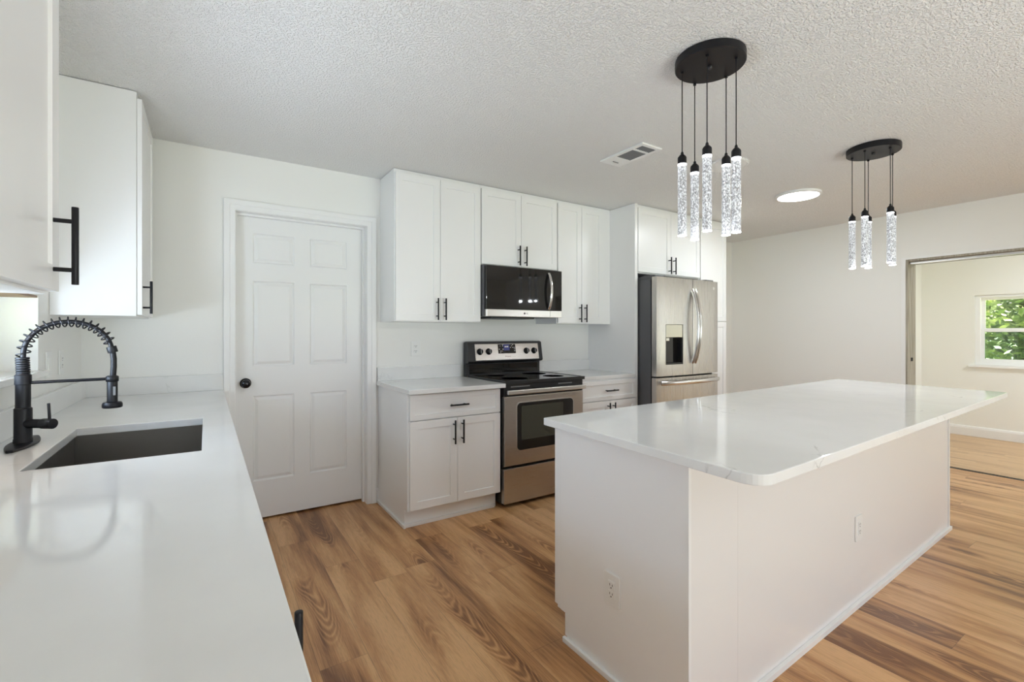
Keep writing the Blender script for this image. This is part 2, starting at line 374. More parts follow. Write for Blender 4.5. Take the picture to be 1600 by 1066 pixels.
# ------------------------------------------------------------ the room
XL, YB, XR, H = -.585, 3.52, 5.68, 2.44
YF = -2.7                                   # wall behind the camera
XR2 = 5.88; XF = 7.93; YJ = 1.725           # far side of the right wall, far room's end wall, jamb of the opening
struct('floor', box(nb(), XL-.2, 5.90, YF-.2, 4.3, -.12, 0), 'floor')
struct('floor', box(nb(), 5.92, XF+.2, YF-.2, 2.44, -.12, 0), 'floor_far')
struct('ceiling', box(nb(), XL-.2, XF+.2, YF-.2, 4.3, H, H+.15), 'ceil')
struct('wall_left', gridslab(nb(), [YF-.2, 1.45, 2.71, YB+.15], [0, 1.121, 1.432, H], {(1, 1)}, XL-.2, XL, fYZ), 'wall')
struct('wall_back', gridslab(nb(), [XL, .144, 1.019, XR], [0, 2.086, H], {(1, 0)}, YB, YB+.15, fXZ), 'wall')
struct('wall_right', gridslab(nb(), [YF, -.9, YJ, YB], [0, 1.985, H], {(1, 0)}, XR, XR2, fYZ), 'wall')
struct('wall_front', gridslab(nb(), [XL, .75, 4.05, XR2], [0, 2.1, H], {(1, 0)}, YF-.15, YF, fXZ), 'wall')
struct('wall_far_right', gridslab(nb(), [-1.7, .80, 1.727, 2.24], [0, .884, 1.735, H], {(1, 1)}, XF, XF+.18, fYZ), 'wall_cream')
struct('wall_far_back', box(nb(), XR2, XF+.18, 2.24, 2.40, 0, H), 'wall_cream')
struct('wall_far_front', gridslab(nb(), [XR2, 6.1, 7.7, XF+.18], [0, .65, 2.05, H], {(1, 1)}, -1.7, -1.55, fXZ), 'wall_cream')
struct('light_block_left', box(nb(), -.25, -.15, YB+.15, 4.3, 0, H), 'wall')  # unseen box added behind the door to keep sky out of its gap
struct('light_block_right', box(nb(), 1.35, 1.45, YB+.15, 4.3, 0, H), 'wall')
struct('light_block_back', box(nb(), -.25, 1.45, 4.2, 4.3, 0, H), 'wall')

# baseboards
def baseboard(name, poly_pts, axis, m='trim'):
    struct(name, poly_pts, m)
struct('baseboard_back', extrude_profile(nb(), [(YB, 0), (YB-.014, 0), (YB-.014, .095), (YB-.008, .11), (YB, .11)], 1.072, 1.088), 'trim')
struct('baseboard_back', extrude_profile(nb(), [(YB, 0), (YB-.014, 0), (YB-.014, .095), (YB-.008, .11), (YB, .11)], 4.62, XR-.016), 'trim')
bb = nb(); box(bb, XR-.014, XR, YJ+.06, YB, 0, .11, .004); struct('baseboard_right', bb, 'trim')
bb = nb(); t = nb(); extrude_profile(t, [(0, 0), (-.016, 0), (-.016, .095), (-.010, .118), (0, .123)], 0, 3.79)
bmesh.ops.transform(t, matrix=Matrix.Translation((XF, 2.24, 0)) @ Matrix.Rotation(-PI/2, 4, 'Z'), verts=t.verts); merge(bb, t)
struct('baseboard_far_right', bb, 'trim')
bb = nb(); extrude_profile(bb, [(2.24, 0), (2.224, 0), (2.224, .095), (2.23, .118), (2.24, .123)], XR2, XF-.017); struct('baseboard_far_back', bb, 'trim')

# ---- the six panel door in the range wall
d1 = sempty('door_1', (.5815, YB, 0))
fr = nb(); gridslab(fr, [.093, .158, 1.003, 1.070], [0, 2.072, 2.139], {(1, 0)}, YB-.013, YB-.0005, fXZ, .003)
gridslab(fr, [.093, .128, 1.035, 1.070], [0, 2.104, 2.139], {(1, 0)}, YB-.019, YB-.012, fXZ, .003)
obj('casing', W(fr, d1), 'trim', d1)
jb = nb(); gridslab(jb, [.1445, .160, 1.002, 1.0185], [0, 2.070, 2.0855], {(1, 0)}, YB-.0005, YB+.149, fXZ)
gridslab(jb, [.159, .172, .990, 1.003], [0, 2.058, 2.071], {(1, 0)}, YB+.062, YB+.098, fXZ)
obj('jamb', W(jb, d1), 'trim', d1)
def panel_door():
    x0, x1, z0, z1, y0, y1 = .163, .999, .014, 2.067, YB+.100, YB+.136
    xs = [x0, .265, .523, .625, .883, x1]; zs = [z0, .267, .848, 1.050, 1.630, 1.752, 1.953, z1]
    t = nb(); V = [[t.verts.new((x, y0, z)) for z in zs] for x in xs]; pan = []
    for i in range(len(xs)-1):
        for j in range(len(zs)-1):
            f = t.faces.new((V[i][j], V[i+1][j], V[i+1][j+1], V[i][j+1]))
            if i in (1, 3) and j in (1, 3, 5): pan.append(f)
    t.normal_update()
    B = [t.verts.new((x, y1, z)) for x, z in ((x0, z0), (x1, z0), (x1, z1), (x0, z1))]
    t.faces.new(B[::-1])
    t.faces.new([V[i][0] for i in range(len(xs))][::-1]+[B[0], B[1]]); t.faces.new([V[i][-1] for i in range(len(xs))]+[B[2], B[3]])
    t.faces.new(V[0]+[B[3], B[0]]); t.faces.new(V[-1][::-1]+[B[1], B[2]])
    for th, dp in ((.012, -.009), (.006, 0), (.026, .007)): bmesh.ops.inset_individual(t, faces=pan, thickness=th, depth=dp)
    bmesh.ops.recalc_face_normals(t, faces=t.faces)
    return t
leaf = obj('door_leaf', W(panel_door(), d1), 'door', d1)
kb = nb(); t = nb()
lathe(t, [(.034, 0), (.034, .006), (.028, .011), (.013, .013), (.012, .03), (.018, .036), (.026, .044), (.0285, .054), (.026, .062), (.016, .067), (.001, .068)], seg=32)
bmesh.ops.transform(t, matrix=Matrix.Translation((.222, YB+.0995, .938)) @ Matrix.Rotation(PI/2, 4, 'X'), verts=t.verts); merge(kb, t)
obj('door_knob', W(kb, d1), 'knob', leaf, 40)

# ---- window over the sink (deep reveal, brown board under the header)
w1 = sempty('window_1', (XL, 2.08, 1.12))
b = nb(); gridslab(b, [1.452, 1.50, 2.66, 2.708], [1.123, 1.165, 1.385, 1.43], {(1, 1)}, XL-.185, XL-.135, fYZ); obj('window_frame', W(b, w1), 'trim', w1)
obj('pane', W(box(nb(), XL-.162, XL-.158, 1.50, 2.66, 1.165, 1.385), w1), 'glass', w1)
obj('header_board', W(box(nb(), XL-.13, XL-.001, 1.455, 2.700, 1.422, 1.4318), w1), 'brown', w1)
obj('window_sill', W(box(nb(), XL-.13, XL+.028, 1.42, 2.745, 1.096, 1.1205, .003), w1), 'quartz', w1)

# ---- unseen glazed door behind the camera, added for the rear fill light
d3 = sempty('added_rear_door', (2.4, YF, 0))
b = nb(); gridslab(b, [.752, .82, 2.36, 2.44, 3.98, 4.048], [.002, .09, 2.03, 2.098], {(1, 1), (3, 1)}, YF-.10, YF-.04, fXZ); obj('door_frame', W(b, d3), 'trim', d3)
for a, c in ((.82, 2.36), (2.44, 3.98)): obj('pane', W(box(nb(), a, c, YF-.073, YF-.067, .09, 2.03), d3), 'glass', d3)

# ---- opening to the far room: raw jambs, metal head track, floor track
d2 = sempty('door_2', (5.78, .41, 0))
b = nb(); gridslab(b, [-.934, -.899, YJ-.001, YJ+.034], [0, 1.984, 2.004], {(1, 0)}, XR-.006, XR-.0005, fYZ); obj('edge_trim', W(b, d2), 'trim', d2)
jm = obj('jamb', W(box(nb(), XR+.002, XR2, YJ-.018, YJ-.0005, .004, 1.984), d2), 'jamb', d2)
obj('latch_hole', W(box(nb(), XR+.075, XR+.125, YJ-.0195, YJ-.0175, 1.00, 1.035), d2), 'void', jm)
obj('jamb', W(box(nb(), XR+.002, XR2, -.8995, -.882, .004, 1.984), d2), 'jamb', d2)
obj('head_board', W(box(nb(), XR+.002, XR2, -.882, YJ-.0185, 1.966, 1.9845), d2), 'jamb', d2)
obj('head_track', W(box(nb(), XR+.045, XR+.10, -.882, YJ-.019, 1.940, 1.9655, .002), d2), 'alu', d2)
b = nb(); box(b, XR+.135, XR+.165, -.882, YJ-.019, 1.945, 1.9655); obj('track_groove', W(b, d2), 'void', d2)
b = nb(); gridslab(b, [XR2+.005, XR2+.019, XR2+.036, XR2+.050], [-.87, YJ-.02], set(), .0, .004, fXY); ft = obj('floor_track', W(b, d2), 'alu', d2)
for xx in (XR2+.012, XR2+.043): obj('track_groove', W(box(nb(), xx-.006, xx+.006, -.868, YJ-.022, .0035, .0062), d2), 'void', ft)

# ---- double hung window of the far room
w2 = sempty('window_2', (XF, 1.26, .88))
ya, yb, za, zb = .801, 1.726, .885, 1.734
b = nb(); gridslab(b, [ya, ya+.045, yb-.045, yb], [za, za+.04, zb-.03, zb], {(1, 1)}, XF+.02, XF+.14, fYZ, .002); obj('window_frame', W(b, w2), 'trim', w2)
s1 = nb(); gridslab(s1, [ya+.045, ya+.078, yb-.078, yb-.045], [1.300, 1.332, zb-.058, zb-.03], {(1, 1)}, XF+.075, XF+.105, fYZ, .002); s = obj('upper_sash', W(s1, w2), 'trim', w2)
obj('pane', W(box(nb(), XF+.088, XF+.092, ya+.078, yb-.078, 1.332, zb-.058), w2), 'glass', s)
s1 = nb(); gridslab(s1, [ya+.045, ya+.078, yb-.078, yb-.045], [za+.04, za+.075, 1.288, 1.322], {(1, 1)}, XF+.04, XF+.07, fYZ, .002); s = obj('lower_sash', W(s1, w2), 'trim', w2)
obj('pane', W(box(nb(), XF+.053, XF+.057, ya+.078, yb-.078, za+.075, 1.288), w2), 'screen', s)
obj('window_sill', W(box(nb(), XF-.035, XF+.02, ya-.05, yb+.055, .855, .8835, .003), w2), 'trim', w2)
b = nb(); gridslab(b, [6.102, 6.16, 6.87, 6.93, 7.64, 7.698], [.652, .71, 1.99, 2.048], {(1, 1), (3, 1)}, -1.68, -1.62, fXZ)
w3 = sempty('added_far_window', (6.9, -1.6, .65)); obj('window_frame', W(b, w3), 'trim', w3)  # unseen window, added for the far room fill
for a, c in ((6.16, 6.87), (6.93, 7.64)): obj('pane', W(box(nb(), a, c, -1.653, -1.647, .71, 1.99), w3), 'glass', w3)

# ---- outdoors
struct('ground', box(nb(), -30, 45, -30, 40, -.5, -.13), 'grass')
def bush(x, y, h, r, m, label, group, n=1500, leaf=.11, trunk=.5):
    t = thing('shrub', label, 'shrub', (x, y, -.13), 0, group)
    tr = nb(); tube(tr, [(0, 0, 0), (.03, .02, h*.35), (-.02, .03, h*.7)], [.09*trunk+.03, .06*trunk+.02, .02], 8); obj('trunk', tr, 'bark', t, 60)
    f = nb()
    for _ in range(n):
        a, q, z = random.uniform(0, 2*PI), random.random()**.45, random.random()
        rr = r*q*(1-.55*abs(z-.45)*1.6)*(0.8+.25*math.sin(3*a+7*z))
        p = Vector((rr*math.cos(a), rr*math.sin(a), h*(.06+.94*z)))
        u = Vector((random.uniform(-1, 1), random.uniform(-1, 1), random.uniform(-.7, .7))).normalized()
        v = u.cross(Vector((random.uniform(-1, 1), random.uniform(-1, 1), random.uniform(-1, 1)))).normalized()
        L = leaf*random.uniform(.6, 1.3)
        f.faces.new([f.verts.new(p+w) for w in (u*L, v*L*.42, -u*L, -v*L*.42)])
    obj('foliage', f, m, t); return t
g = 'shrubs outside the far room window'
bush(10.4, 2.45, 2.1, .80, 'leaf', 'bright green leafy shrub nearest the left edge of the far window', g, 1700, .075)
bush(10.5, .75, 1.15, .80, 'leaf2', 'low dark green shrub along the bottom of the far window', g, 2000, .07)
bush(12.6, 3.6, 3.4, 1.25, 'leaf3', 'pale yellow-green sunlit shrub behind the others', g, 3400, .09)
bush(12.7, .95, 4.0, 1.25, 'leaf', 'tall green tree filling the upper right of the far window', g, 4000, .10)
bush(15.6, 2.6, 5.6, 1.7, 'leaf2', 'tall dark green tree at the back of the yard', g, 4200, .14)

# ------------------------------------------------------------ cabinets
def handle_v(x, zc, yf, L=.16):
    b = nb(); yb_ = yf-.033
    cyl(b, (x, yb_, zc-L/2), (x, yb_, zc+L/2), .006, seg=14, bev=.001)
    for s in (-1, 1): cyl(b, (x, yf+.001, zc+s*.050), (x, yb_, zc+s*.050), .0045, seg=10)
    return b
def handle_h(xc, z, yf, L=.14):
    b = nb(); yb_ = yf-.033
    cyl(b, (xc-L/2, yb_, z), (xc+L/2, yb_, z), .006, seg=14, bev=.001)
    for s in (-1, 1): cyl(b, (xc+s*.048, yf+.001, z), (xc+s*.048, yb_, z), .0045, seg=10)
    return b
def cabinet(name, label, loc, rot, w, d, h, doors, drawers=(), toe=0.0, toe_d=.055, body=None, group=None, zbody=0.0):
    """local frame: x along the wall, the back at y = 0, the front at y = -d; doors (x0,x1,z0,z1,handle x,handle z centre)"""
    t = thing(name, label, 'cabinet', loc, rot, group)
    b = body or nb()
    if body is None:
        if toe: extrude_profile(b, [(-.001, 0), (-.001, h), (-d, h), (-d, toe), (-d+toe_d, toe), (-d+toe_d, 0)], 0, w, .0012)
        else: box(b, 0, w, -d, -.001, 0, h, .0015)
    obj('body', b, 'cab', t)
    for dr in doors:
        dd = obj('door', shaker(nb(), dr[0], dr[1], dr[2], dr[3], -d-.0205), 'cab', t)
        if dr[4] is not None: obj('handle', handle_v(dr[4], dr[5], -d-.0205), 'black', dd, 40, 'black bar handle')
    for dr in drawers:
        dd = obj('drawer', shaker(nb(), dr[0], dr[1], dr[2], dr[3], -d-.0205, stile=.045), 'cab', t)
        obj('handle', handle_h(dr[4], dr[5], -d-.0205), 'black', dd, 40, 'black bar handle')
    return t
UB = 1.358; UH = H-UB-.004
g = 'white upper cabinets'
cabinet('upper_cabinet', 'tall white two-door upper cabinet between the paneled door and the microwave', (1.105, YB, UB), 0, .690, .305, UH,
        [(.007, .345, .006, 1.050, .316, .093), (.348, .686, .006, 1.050, .378, .093)], group=g)
cabinet('upper_cabinet', 'short white two-door upper cabinet directly above the microwave', (1.797, YB, 1.812), 0, .758, .305, H-1.812-.004,
        [(.006, .377, .006, .596, .346, .094), (.380, .752, .006, .596, .412, .094)], group=g)
t = cabinet('upper_cabinet', 'tall white two-door upper cabinet between the microwave and the fridge side panel', (2.557, YB, UB), 0, .545, .305, UH,
        [(.006, .274, .006, 1.050, .246, .093), (.277, .539, .006, 1.050, .308, .093)], group=g)
obj('filler_strip', box(nb(), .546, .648, -.305, -.285, 0, UH, .001), 'cab', t)
# over the fridge, pantry, fridge side panel
cabinet('upper_cabinet', 'white two-door cabinet above the stainless refrigerator', (3.246, YB, 1.815), 0, .906, .59, H-1.815-.004,
        [(.006, .452, .012, .590, .421, .095), (.455, .900, .012, .590, .487, .095)], group=g)
cabinet('pantry_cabinet', 'tall narrow white pantry cabinet right of the refrigerator', (4.155, YB, 0), 0, .445, .59, H-.004,
        [(.006, .439, 1.397, 2.405, None, None), (.006, .439, .122, 1.390, None, None)], toe=.115)
t = thing('refrigerator_side_panel', 'white full-height side panel left of the refrigerator', 'panel', (3.2255, YB, 0))
obj('panel', box(nb(), -.0185, .0185, -.61, -.001, 0, H-.003, .0015), 'cab', t)
# on the left wall
cabinet('upper_cabinet', 'white upper cabinet in the corner beyond the sink, its blank side facing the sink', (XL, 2.872, UB), PI/2, .565, .305, UH,
        [(.008, .555, .006, 1.050, .04, .093)], group=g)
cabinet('upper_cabinet', 'white upper cabinet nearest the camera, cropped at the left edge', (XL, .57, UB), PI/2, .775, .305, UH,
        [(.006, .386, .006, 1.050, .040, .099), (.389, .780, .006, 1.050, .735, .099)], group=g)
# base cabinets
g = 'white base cabinets'
def toe_trim(t, parts):
    for a in parts: obj('toe_trim', box(nb(), *a, .002), 'trim', t)
t = cabinet('base_cabinet', 'white two-door base cabinet with one drawer left of the range', (1.097, YB, 0), 0, .690, .61, .8835,
        [(.004, .342, .124, .700, .312, .606), (.345, .686, .124, .700, .375, .606)], [(.004, .686, .706, .872, .345, .789)], toe=.115, group=g)
obj('side_panel', extrude_profile(nb(), [(-.001, 0), (-.001, .8835), (-.612, .8835), (-.612, .115), (-.563, .115), (-.563, 0)], -.008, -.0005, .001), 'cab', t)
toe_trim(t, [(-.022, -.0085, -.585, -.016, 0, .022), (-.008, .672, -.575, -.5555, 0, .02)])
t = cabinet('base_cabinet', 'white base cabinet with drawer between the range and the refrigerator panel', (2.560, YB, 0), 0, .645, .61, .8835,
        [(.004, .320, .124, .700, .292, .606), (.323, .641, .124, .700, .353, .606)], [(.004, .641, .706, .872, .322, .789)], toe=.115, group=g)
# sink run, under the long worktop
D = .645
cabinet('base_cabinet', 'white base cabinet at the near end of the sink worktop, out of view', (XL, .27, 0), PI/2, .443, D, .8835, [(.004, .439, .124, .700, .03, .606)], [(.004, .439, .706, .872, .22, .789)], toe=.115, group=g)
cabinet('base_cabinet', 'white base cabinet under the near worktop, its black handle showing past the edge', (XL, .715, 0), PI/2, .80, D, .8835,
        [(.004, .796, .124, .872, .030, .790)], toe=.115, group=g)
b = nb(); gridslab(b, [0, .018, .972, .99], [-D, -D+.018, -.02, -.001], {(1, 1)}, .115, .8835, fXY)
cabinet('base_cabinet', 'white sink base cabinet under the steel sink', (XL, 1.518, 0), PI/2, .99, D, .8835,
        [(.004, .493, .124, .700, .46, .606), (.496, .986, .124, .700, .53, .606)], toe=.115, body=b, group=g)
cabinet('base_cabinet', 'white corner base cabinet under the sink worktop beside the paneled door', (XL, 2.511, 0), PI/2, 1.0, D, .8835, [(.004, .6, .124, .700, .04, .606)], [(.004, .6, .706, .872, .30, .789)], toe=.115, group=g)

# ---- worktops
t = thing('worktop', 'white quartz worktop with backsplash left of the range', 'countertop', (1.072, YB, .8845))
obj('slab', W(box(nb(), 1.072, 1.793, YB-.690, YB-.001, .8845, .914, .003), t), 'quartz', t)
obj('backsplash', W(box(nb(), 1.078, 1.772, YB-.021, YB-.001, .9142, 1.015, .002), t), 'quartz', t)
t = thing('worktop', 'white quartz worktop between the range and the refrigerator panel', 'countertop', (2.56, YB, .8845))
obj('slab', W(box(nb(), 2.560, 3.2062, YB-.690+.065, YB-.001, .8845, .914, .003), t), 'quartz', t)
obj('backsplash', W(box(nb(), 2.560, 3.2062, YB-.021, YB-.001, .9142, 1.015, .002), t), 'quartz', t)
t = thing('worktop', 'long white quartz worktop with sink cutout along the left wall', 'countertop', (XL, .25, .8845))
b = nb(); gridslab(b, [XL+.001, -.410, -.012, .093], [.25, 1.738, 2.396, YB-.001], {(1, 1)}, .8845, .914, fXY, .003); obj('slab', W(b, t), 'quartz', t)
obj('backsplash', W(box(nb(), XL+.001, XL+.021, .25, YB-.0215, .9142, 1.015, .002), t), 'quartz', t)
obj('backsplash', W(box(nb(), XL+.001, .0915, YB-.021, YB-.001, .9142, 1.015, .002), t), 'quartz', t)

# ---- sink
t = thing('sink', 'undermount stainless steel sink set in the long white worktop', 'sink', (-.211, 2.067, .66))
x0, x1, y0, y1 = -.422, .000, 1.726, 2.408
b = nb(); gridslab(b, [x0-.02, x0, x1, x1+.012], [y0-.02, y0, y1, y1+.02], {(1, 1)}, .8815, .884, fXY)
bw = nb(); V = []
for z, i in ((.8815, 0), (.668, .004), (.660, .016)):
    V.append([bw.verts.new(p) for p in ((x0+i, y0+i, z), (x1-i, y0+i, z), (x1-i, y1-i, z), (x0+i, y1-i, z))])
for a, c in zip(V, V[1:]):
    for k in range(4): bw.faces.new((a[k], c[k], c[(k+1) % 4], a[(k+1) % 4]))
bw.faces.new(V[-1]); bmesh.ops.recalc_face_normals(bw, faces=bw.faces); bmesh.ops.reverse_faces(bw, faces=bw.faces)
o = obj('basin', W(bw, t), 'sinksteel', t); md = o.modifiers.new('thickness', 'SOLIDIFY'); md.thickness = .0015; md.offset = -1
obj('rim', W(b, t), 'sinksteel', t)
obj('drain', W(lathe(nb(), [(.045, 0), (.045, .003), (.030, .003), (.028, .0005), (.001, .0005)], (-.26, 2.067, .6605)), t), 'chrome', t, 40)

# ---- spring faucet
fx, fy = -.497, 2.14
t = thing('faucet', 'matte black spring-neck kitchen faucet beside the sink', 'faucet', (fx, fy, .914))
b = nb(); pl = []
for sg in (1, -1):                       # a lens shape with blunt points
    for k in range(17):
        v_ = -.130+.260*k/16; pl.append((sg*(.008+.026*(1-(v_/.130)**2)), v_*sg))
prism(b, pl, 0, .009, .003); obj('base_plate', b, 'black', t, 40)
b = nb(); lathe(b, [(.0235, .009), (.0235, .020), (.0222, .022), (.0222, .118), (.0185, .122), (.0185, .195), (.0205, .197), (.0205, .226), (.0175, .229), (.0165, .232)], seg=32)
obj('column', b, 'black', t, 35)
b = nb()
for k in range(7):                     # ribbed collar
    z = .2325+.0075*k; lathe(b, [(.0155, z), (.0172, z+.001), (.0172, z+.0055), (.0155, z+.0066)], (-.0005*k*.5, 0, 0), 24)
obj('collar', b, 'black', t, 35)
hx = .222                              # reach of the spout
def arc(s):                             # centre line from the collar over the top to the head
    a = PI*(1-s); return Vector((hx*.5-hx*.5*math.cos(PI*s)*(1.0), 0, .283+.118*math.sin(PI*s)**.86)) if 0 < s < 1 else Vector((0 if s <= 0 else hx, 0, .283))
path = [Vector((0, 0, .235))]+[arc(i/48) for i in range(0, 46)]
b = nb(); tube(b, path, .0072, 12); obj('hose', b, 'black', t, 60)
b = nb(); hel = []; turns = 17; N = turns*14
def cpt(s):
    f_ = s*45; i = int(f_); i = min(i, 44); return path[1+i].lerp(path[2+i], f_-i) if i+2 < len(path) else path[-1]
for k in range(N+1):
    s = k/N*.96; p = cpt(s); tg = (cpt(min(s+.01, 1))-cpt(max(s-.01, 0))).normalized(); nrm = Vector((0, 1, 0)); bi = tg.cross(nrm)
    a = 2*PI*turns*k/N; hel.append(p+(nrm*math.cos(a)+bi*math.sin(a))*.0165)
tube(b, hel, .0022, 6); obj('spring', b, 'black', t, 60)
b = nb(); e = path[-1]; tg = (path[-1]-path[-3]).normalized(); cyl(b, e-tg*.004, e+tg*.018, .0145, seg=24, bev=.002); obj('spring_ferrule', b, 'black', t, 40)
b = nb(); tube(b, [e+tg*.01, (hx+.004, 0, .272), (hx+.004, 0, .245), (hx+.002, 0, .212)], .0088, 14); obj('drop_hose', b, 'black', t, 60)
b = nb(); lathe(b, [(.0150, .122), (.0150, .211), (.0135, .214), (.001, .214)], (hx, 0, 0), 28)
lathe(b, [(.0265, .102), (.0285, .105), (.0285, .115), (.0255, .121), (.0150, .124)], (hx, 0, 0), 28); sh = obj('spray_head', b, 'black', t, 35)
obj('spray_button', box(nb(), hx+.004, hx+.011, -.0158, -.0138, .146, .176, .0008), 'grill', sh)
b = nb(); cyl(b, (.015, 0, .201), (hx-.014, 0, .203), .0052, seg=14); obj('support_arm', b, 'black', t, 40)
b = nb(); lathe(b, [(.0165, .193), (.0180, .195), (.0180, .210), (.0165, .212)], (hx, 0, 0), 24); obj('holder_ring', b, 'black', t, 40)
b = nb(); cyl(b, (.012, -.010, .070), (.058, -.044, .070), .0145, seg=24); cyl(b, (.054, -.041, .070), (.084, -.063, .070), .0165, seg=28, bev=.002); vb = obj('valve_body', b, 'black', t, 40)
b = nb(); cyl(b, (.074, -.0555, .082), (.071, -.053, .136), .0042, .0040, seg=12, bev=.001); obj('lever', b, 'black', vb, 40)

# ------------------------------------------------------------ range
t = thing('range', 'stainless steel and black electric range between the two base cabinets', 'range', (2.177, 3.2, 0))
x0, x1 = 1.799, 2.555
b = nb(); box(b, x0+.002, x1-.002, 2.905, 3.49, .03, .905, .002); obj('body', W(b, t), 'blackplastic', t)
for xx in (x0+.06, x1-.06):
    for yy in (2.96, 3.42): obj('foot', W(cyl(nb(), (xx, yy, 0), (xx, yy, .032), .018, seg=14), t), 'blackplastic', t)
b = nb(); box(b, x0+.001, x1-.001, 2.863, 2.903, .035, .288, .004); obj('storage_drawer', W(b, t), 'steel', t)
b = nb(); box(b, x0+.006, x1-.001, 2.866, 2.903, .306, .812, .004); od = obj('oven_door', W(b, t), 'steel', t)
def rrect(x0_, x1_, z0_, z1_, r, n=6):
    P = []
    for cx, cz, a0 in ((x1_-r, z1_-r, 0), (x0_+r, z1_-r, 90), (x0_+r, z0_+r, 180), (x1_-r, z0_+r, 270)):
        for k in range(n+1):
            a = math.radians(a0+90*k/n); P.append((cx+r*math.cos(a), cz+r*math.sin(a)))
    return P
def plate(P, yf, th, bev=0):
    q = nb(); prism(q, P, 0, th, bev); bmesh.ops.transform(q, matrix=Matrix(((1, 0, 0, 0), (0, 0, -1, yf+th), (0, 1, 0, 0), (0, 0, 0, 1))), verts=q.verts)
    bmesh.ops.recalc_face_normals(q, faces=q.faces); return q
obj('window_bezel', W(plate(rrect(1.906, 2.455, .404, .768, .035), 2.8635, .004, .0012), t), 'chrome', od)
obj('window', W(plate(rrect(1.914, 2.447, .412, .760, .030), 2.8625, .004), t), 'glassblack', od)
obj('inner_glass', W(plate(rrect(1.950, 2.345, .487, .737, .006), 2.8615, .002), t), 'ovenglass', od)
b = nb(); P = []
for k in range(13):
    s = k/12; P.append((x0+.012+(x1-x0-.012)*s, 2.838-.022*math.sin(PI*s)**.5*(1 if 0 < s < 1 else 0)-.0, .847))
b = nb(); box(b, x0+.012, x1-.002, 2.824, 2.842, .830, .862, .005); 
for xx in (x0+.04, x1-.04): box(b, xx-.012, xx+.012, 2.840, 2.880, .834, .856, .003)
obj('handle', W(b, t), 'dstrip', od)
b = nb(); box(b, x0+.003, x1-.003, 2.868, 2.904, .815, .905, .003); vt = obj('vent_fascia', W(b, t), 'blackplastic', t)
for a, c in ((1.86, 2.03), (2.30, 2.44)): obj('vent_slot', W(box(nb(), a, c, 2.8665, 2.869, .878, .886), t), 'grill', vt)
b = nb(); box(b, x0, x1, 2.846, 3.470, .9055, .926, .005, 3); ct = obj('cooktop', W(b, t), 'glassblack', t)
b = nb(); gridslab(b, [x0-.0005, x0+.012, x1-.012, x1+.0005], [2.845, 2.860, 3.42, 3.43], {(1, 1)}, .904, .9285, fXY, .002); obj('cooktop_rim', W(b, t), 'blackplastic', ct)
for cx, cy, r in ((1.99, 3.02, .105), (2.37, 3.02, .085), (1.99, 3.29, .075), (2.37, 3.29, .105)):
    q = nb(); lathe(q, [(r, .9261), (r, .9265), (r-.002, .9265), (r-.002, .9261)], (cx, cy, 0), 40); q2 = W(q, t)
    obj('burner_ring', q2, 'darkgap', ct)
b = nb(); extrude_profile(b, [(3.495, .905), (3.495, 1.196), (3.455, 1.205), (3.430, 1.196), (3.402, 1.040), (3.412, 1.028), (3.452, 1.020), (3.452, .927), (3.46, .905)], x0-.003, x1-.003, .003)
bgd = obj('backguard', W(b, t), 'blackplastic', t)
obj('lower_glass', W(box(nb(), x0+.03, x1-.03, 3.4495, 3.4525, .935, 1.012), t), 'glassblack', bgd)
# tilted control panel: local z is up the face
P0, P1 = Vector((0, 3.4015, 1.040)), Vector((0, 3.4295, 1.196)); up = (P1-P0).normalized(); out = Vector((0, -up.z, up.y))
ROT = Matrix(((1, 0, 0), (0, -out.y, up.y), (0, -out.z, up.z))).to_4x4()
def face(bm, off=0.0):
    """points (x, depth, height) onto the tilted face"""
    for v in bm.verts: v.co = Vector((v.co.x, 0, 0))+P0+up*v.co.z-out*v.co.y
    bmesh.ops.recalc_face_normals(bm, faces=bm.faces); return W(bm, t)
Lf = (P1-P0).length
cp = obj('control_panel', face(box(nb(), 1.862, 2.508, -.004, .004, .006, Lf-.014, .0015)), 'steel', t)
for kx in (1.905, 1.990, 2.375, 2.457):
    q = nb(); w = nb(); lathe(w, [(.0275, 0), (.0275, .003), (.022, .006), (.0205, .024), (.018, .027), (.001, .027)], seg=24)
    bmesh.ops.transform(w, matrix=Matrix.Translation((kx, -.004, .079)) @ Matrix.Rotation(PI/2, 4, 'X'), verts=w.verts); merge(q, w)
    kk = obj('knob', face(q), 'knob', cp, 40)
    obj('knob_marker', face(box(nb(), kx-.0035, kx+.0035, -.0325, -.030, .060, .098, .001)), 'grill', kk)
dp = obj('display', face(box(nb(), 2.085, 2.262, -.0065, -.003, .060, .140)), 'glassblack', cp)
obj('clock_screen', face(box(nb(), 2.140, 2.200, -.0078, -.006, .085, .137)), 'blue', dp)
obj('clock_digits', face(gridslab(nb(), [2.152, 2.164, 2.168, 2.188], [.112, .124], {(1, 0)}, -.0085, -.0075, fXZ)), 'ink', dp)
random.seed(3)
for k in range(16):
    kx = random.choice([2.092, 2.104, 2.118, 2.128, 2.207, 2.218, 2.230, 2.246]); kz = random.choice([.066, .078, .094, .108, .122, .132])
    obj('button_legend', face(box(nb(), kx, kx+random.uniform(.005, .010), -.0078, -.006, kz, kz+.005)), 'ink', dp)
tx = text('maker_lettering', 'Whirlpool', .014, (0, 0, 0), cp, 'inkred'); pw = Vector((2.178, 0, 0))+P0+up*.034+out*.0045-Vector(t.location)
tx.matrix_local = Matrix.Translation(pw) @ Matrix(((1, 0, 0), (0, up.y, out.y), (0, up.z, out.z))).to_4x4()

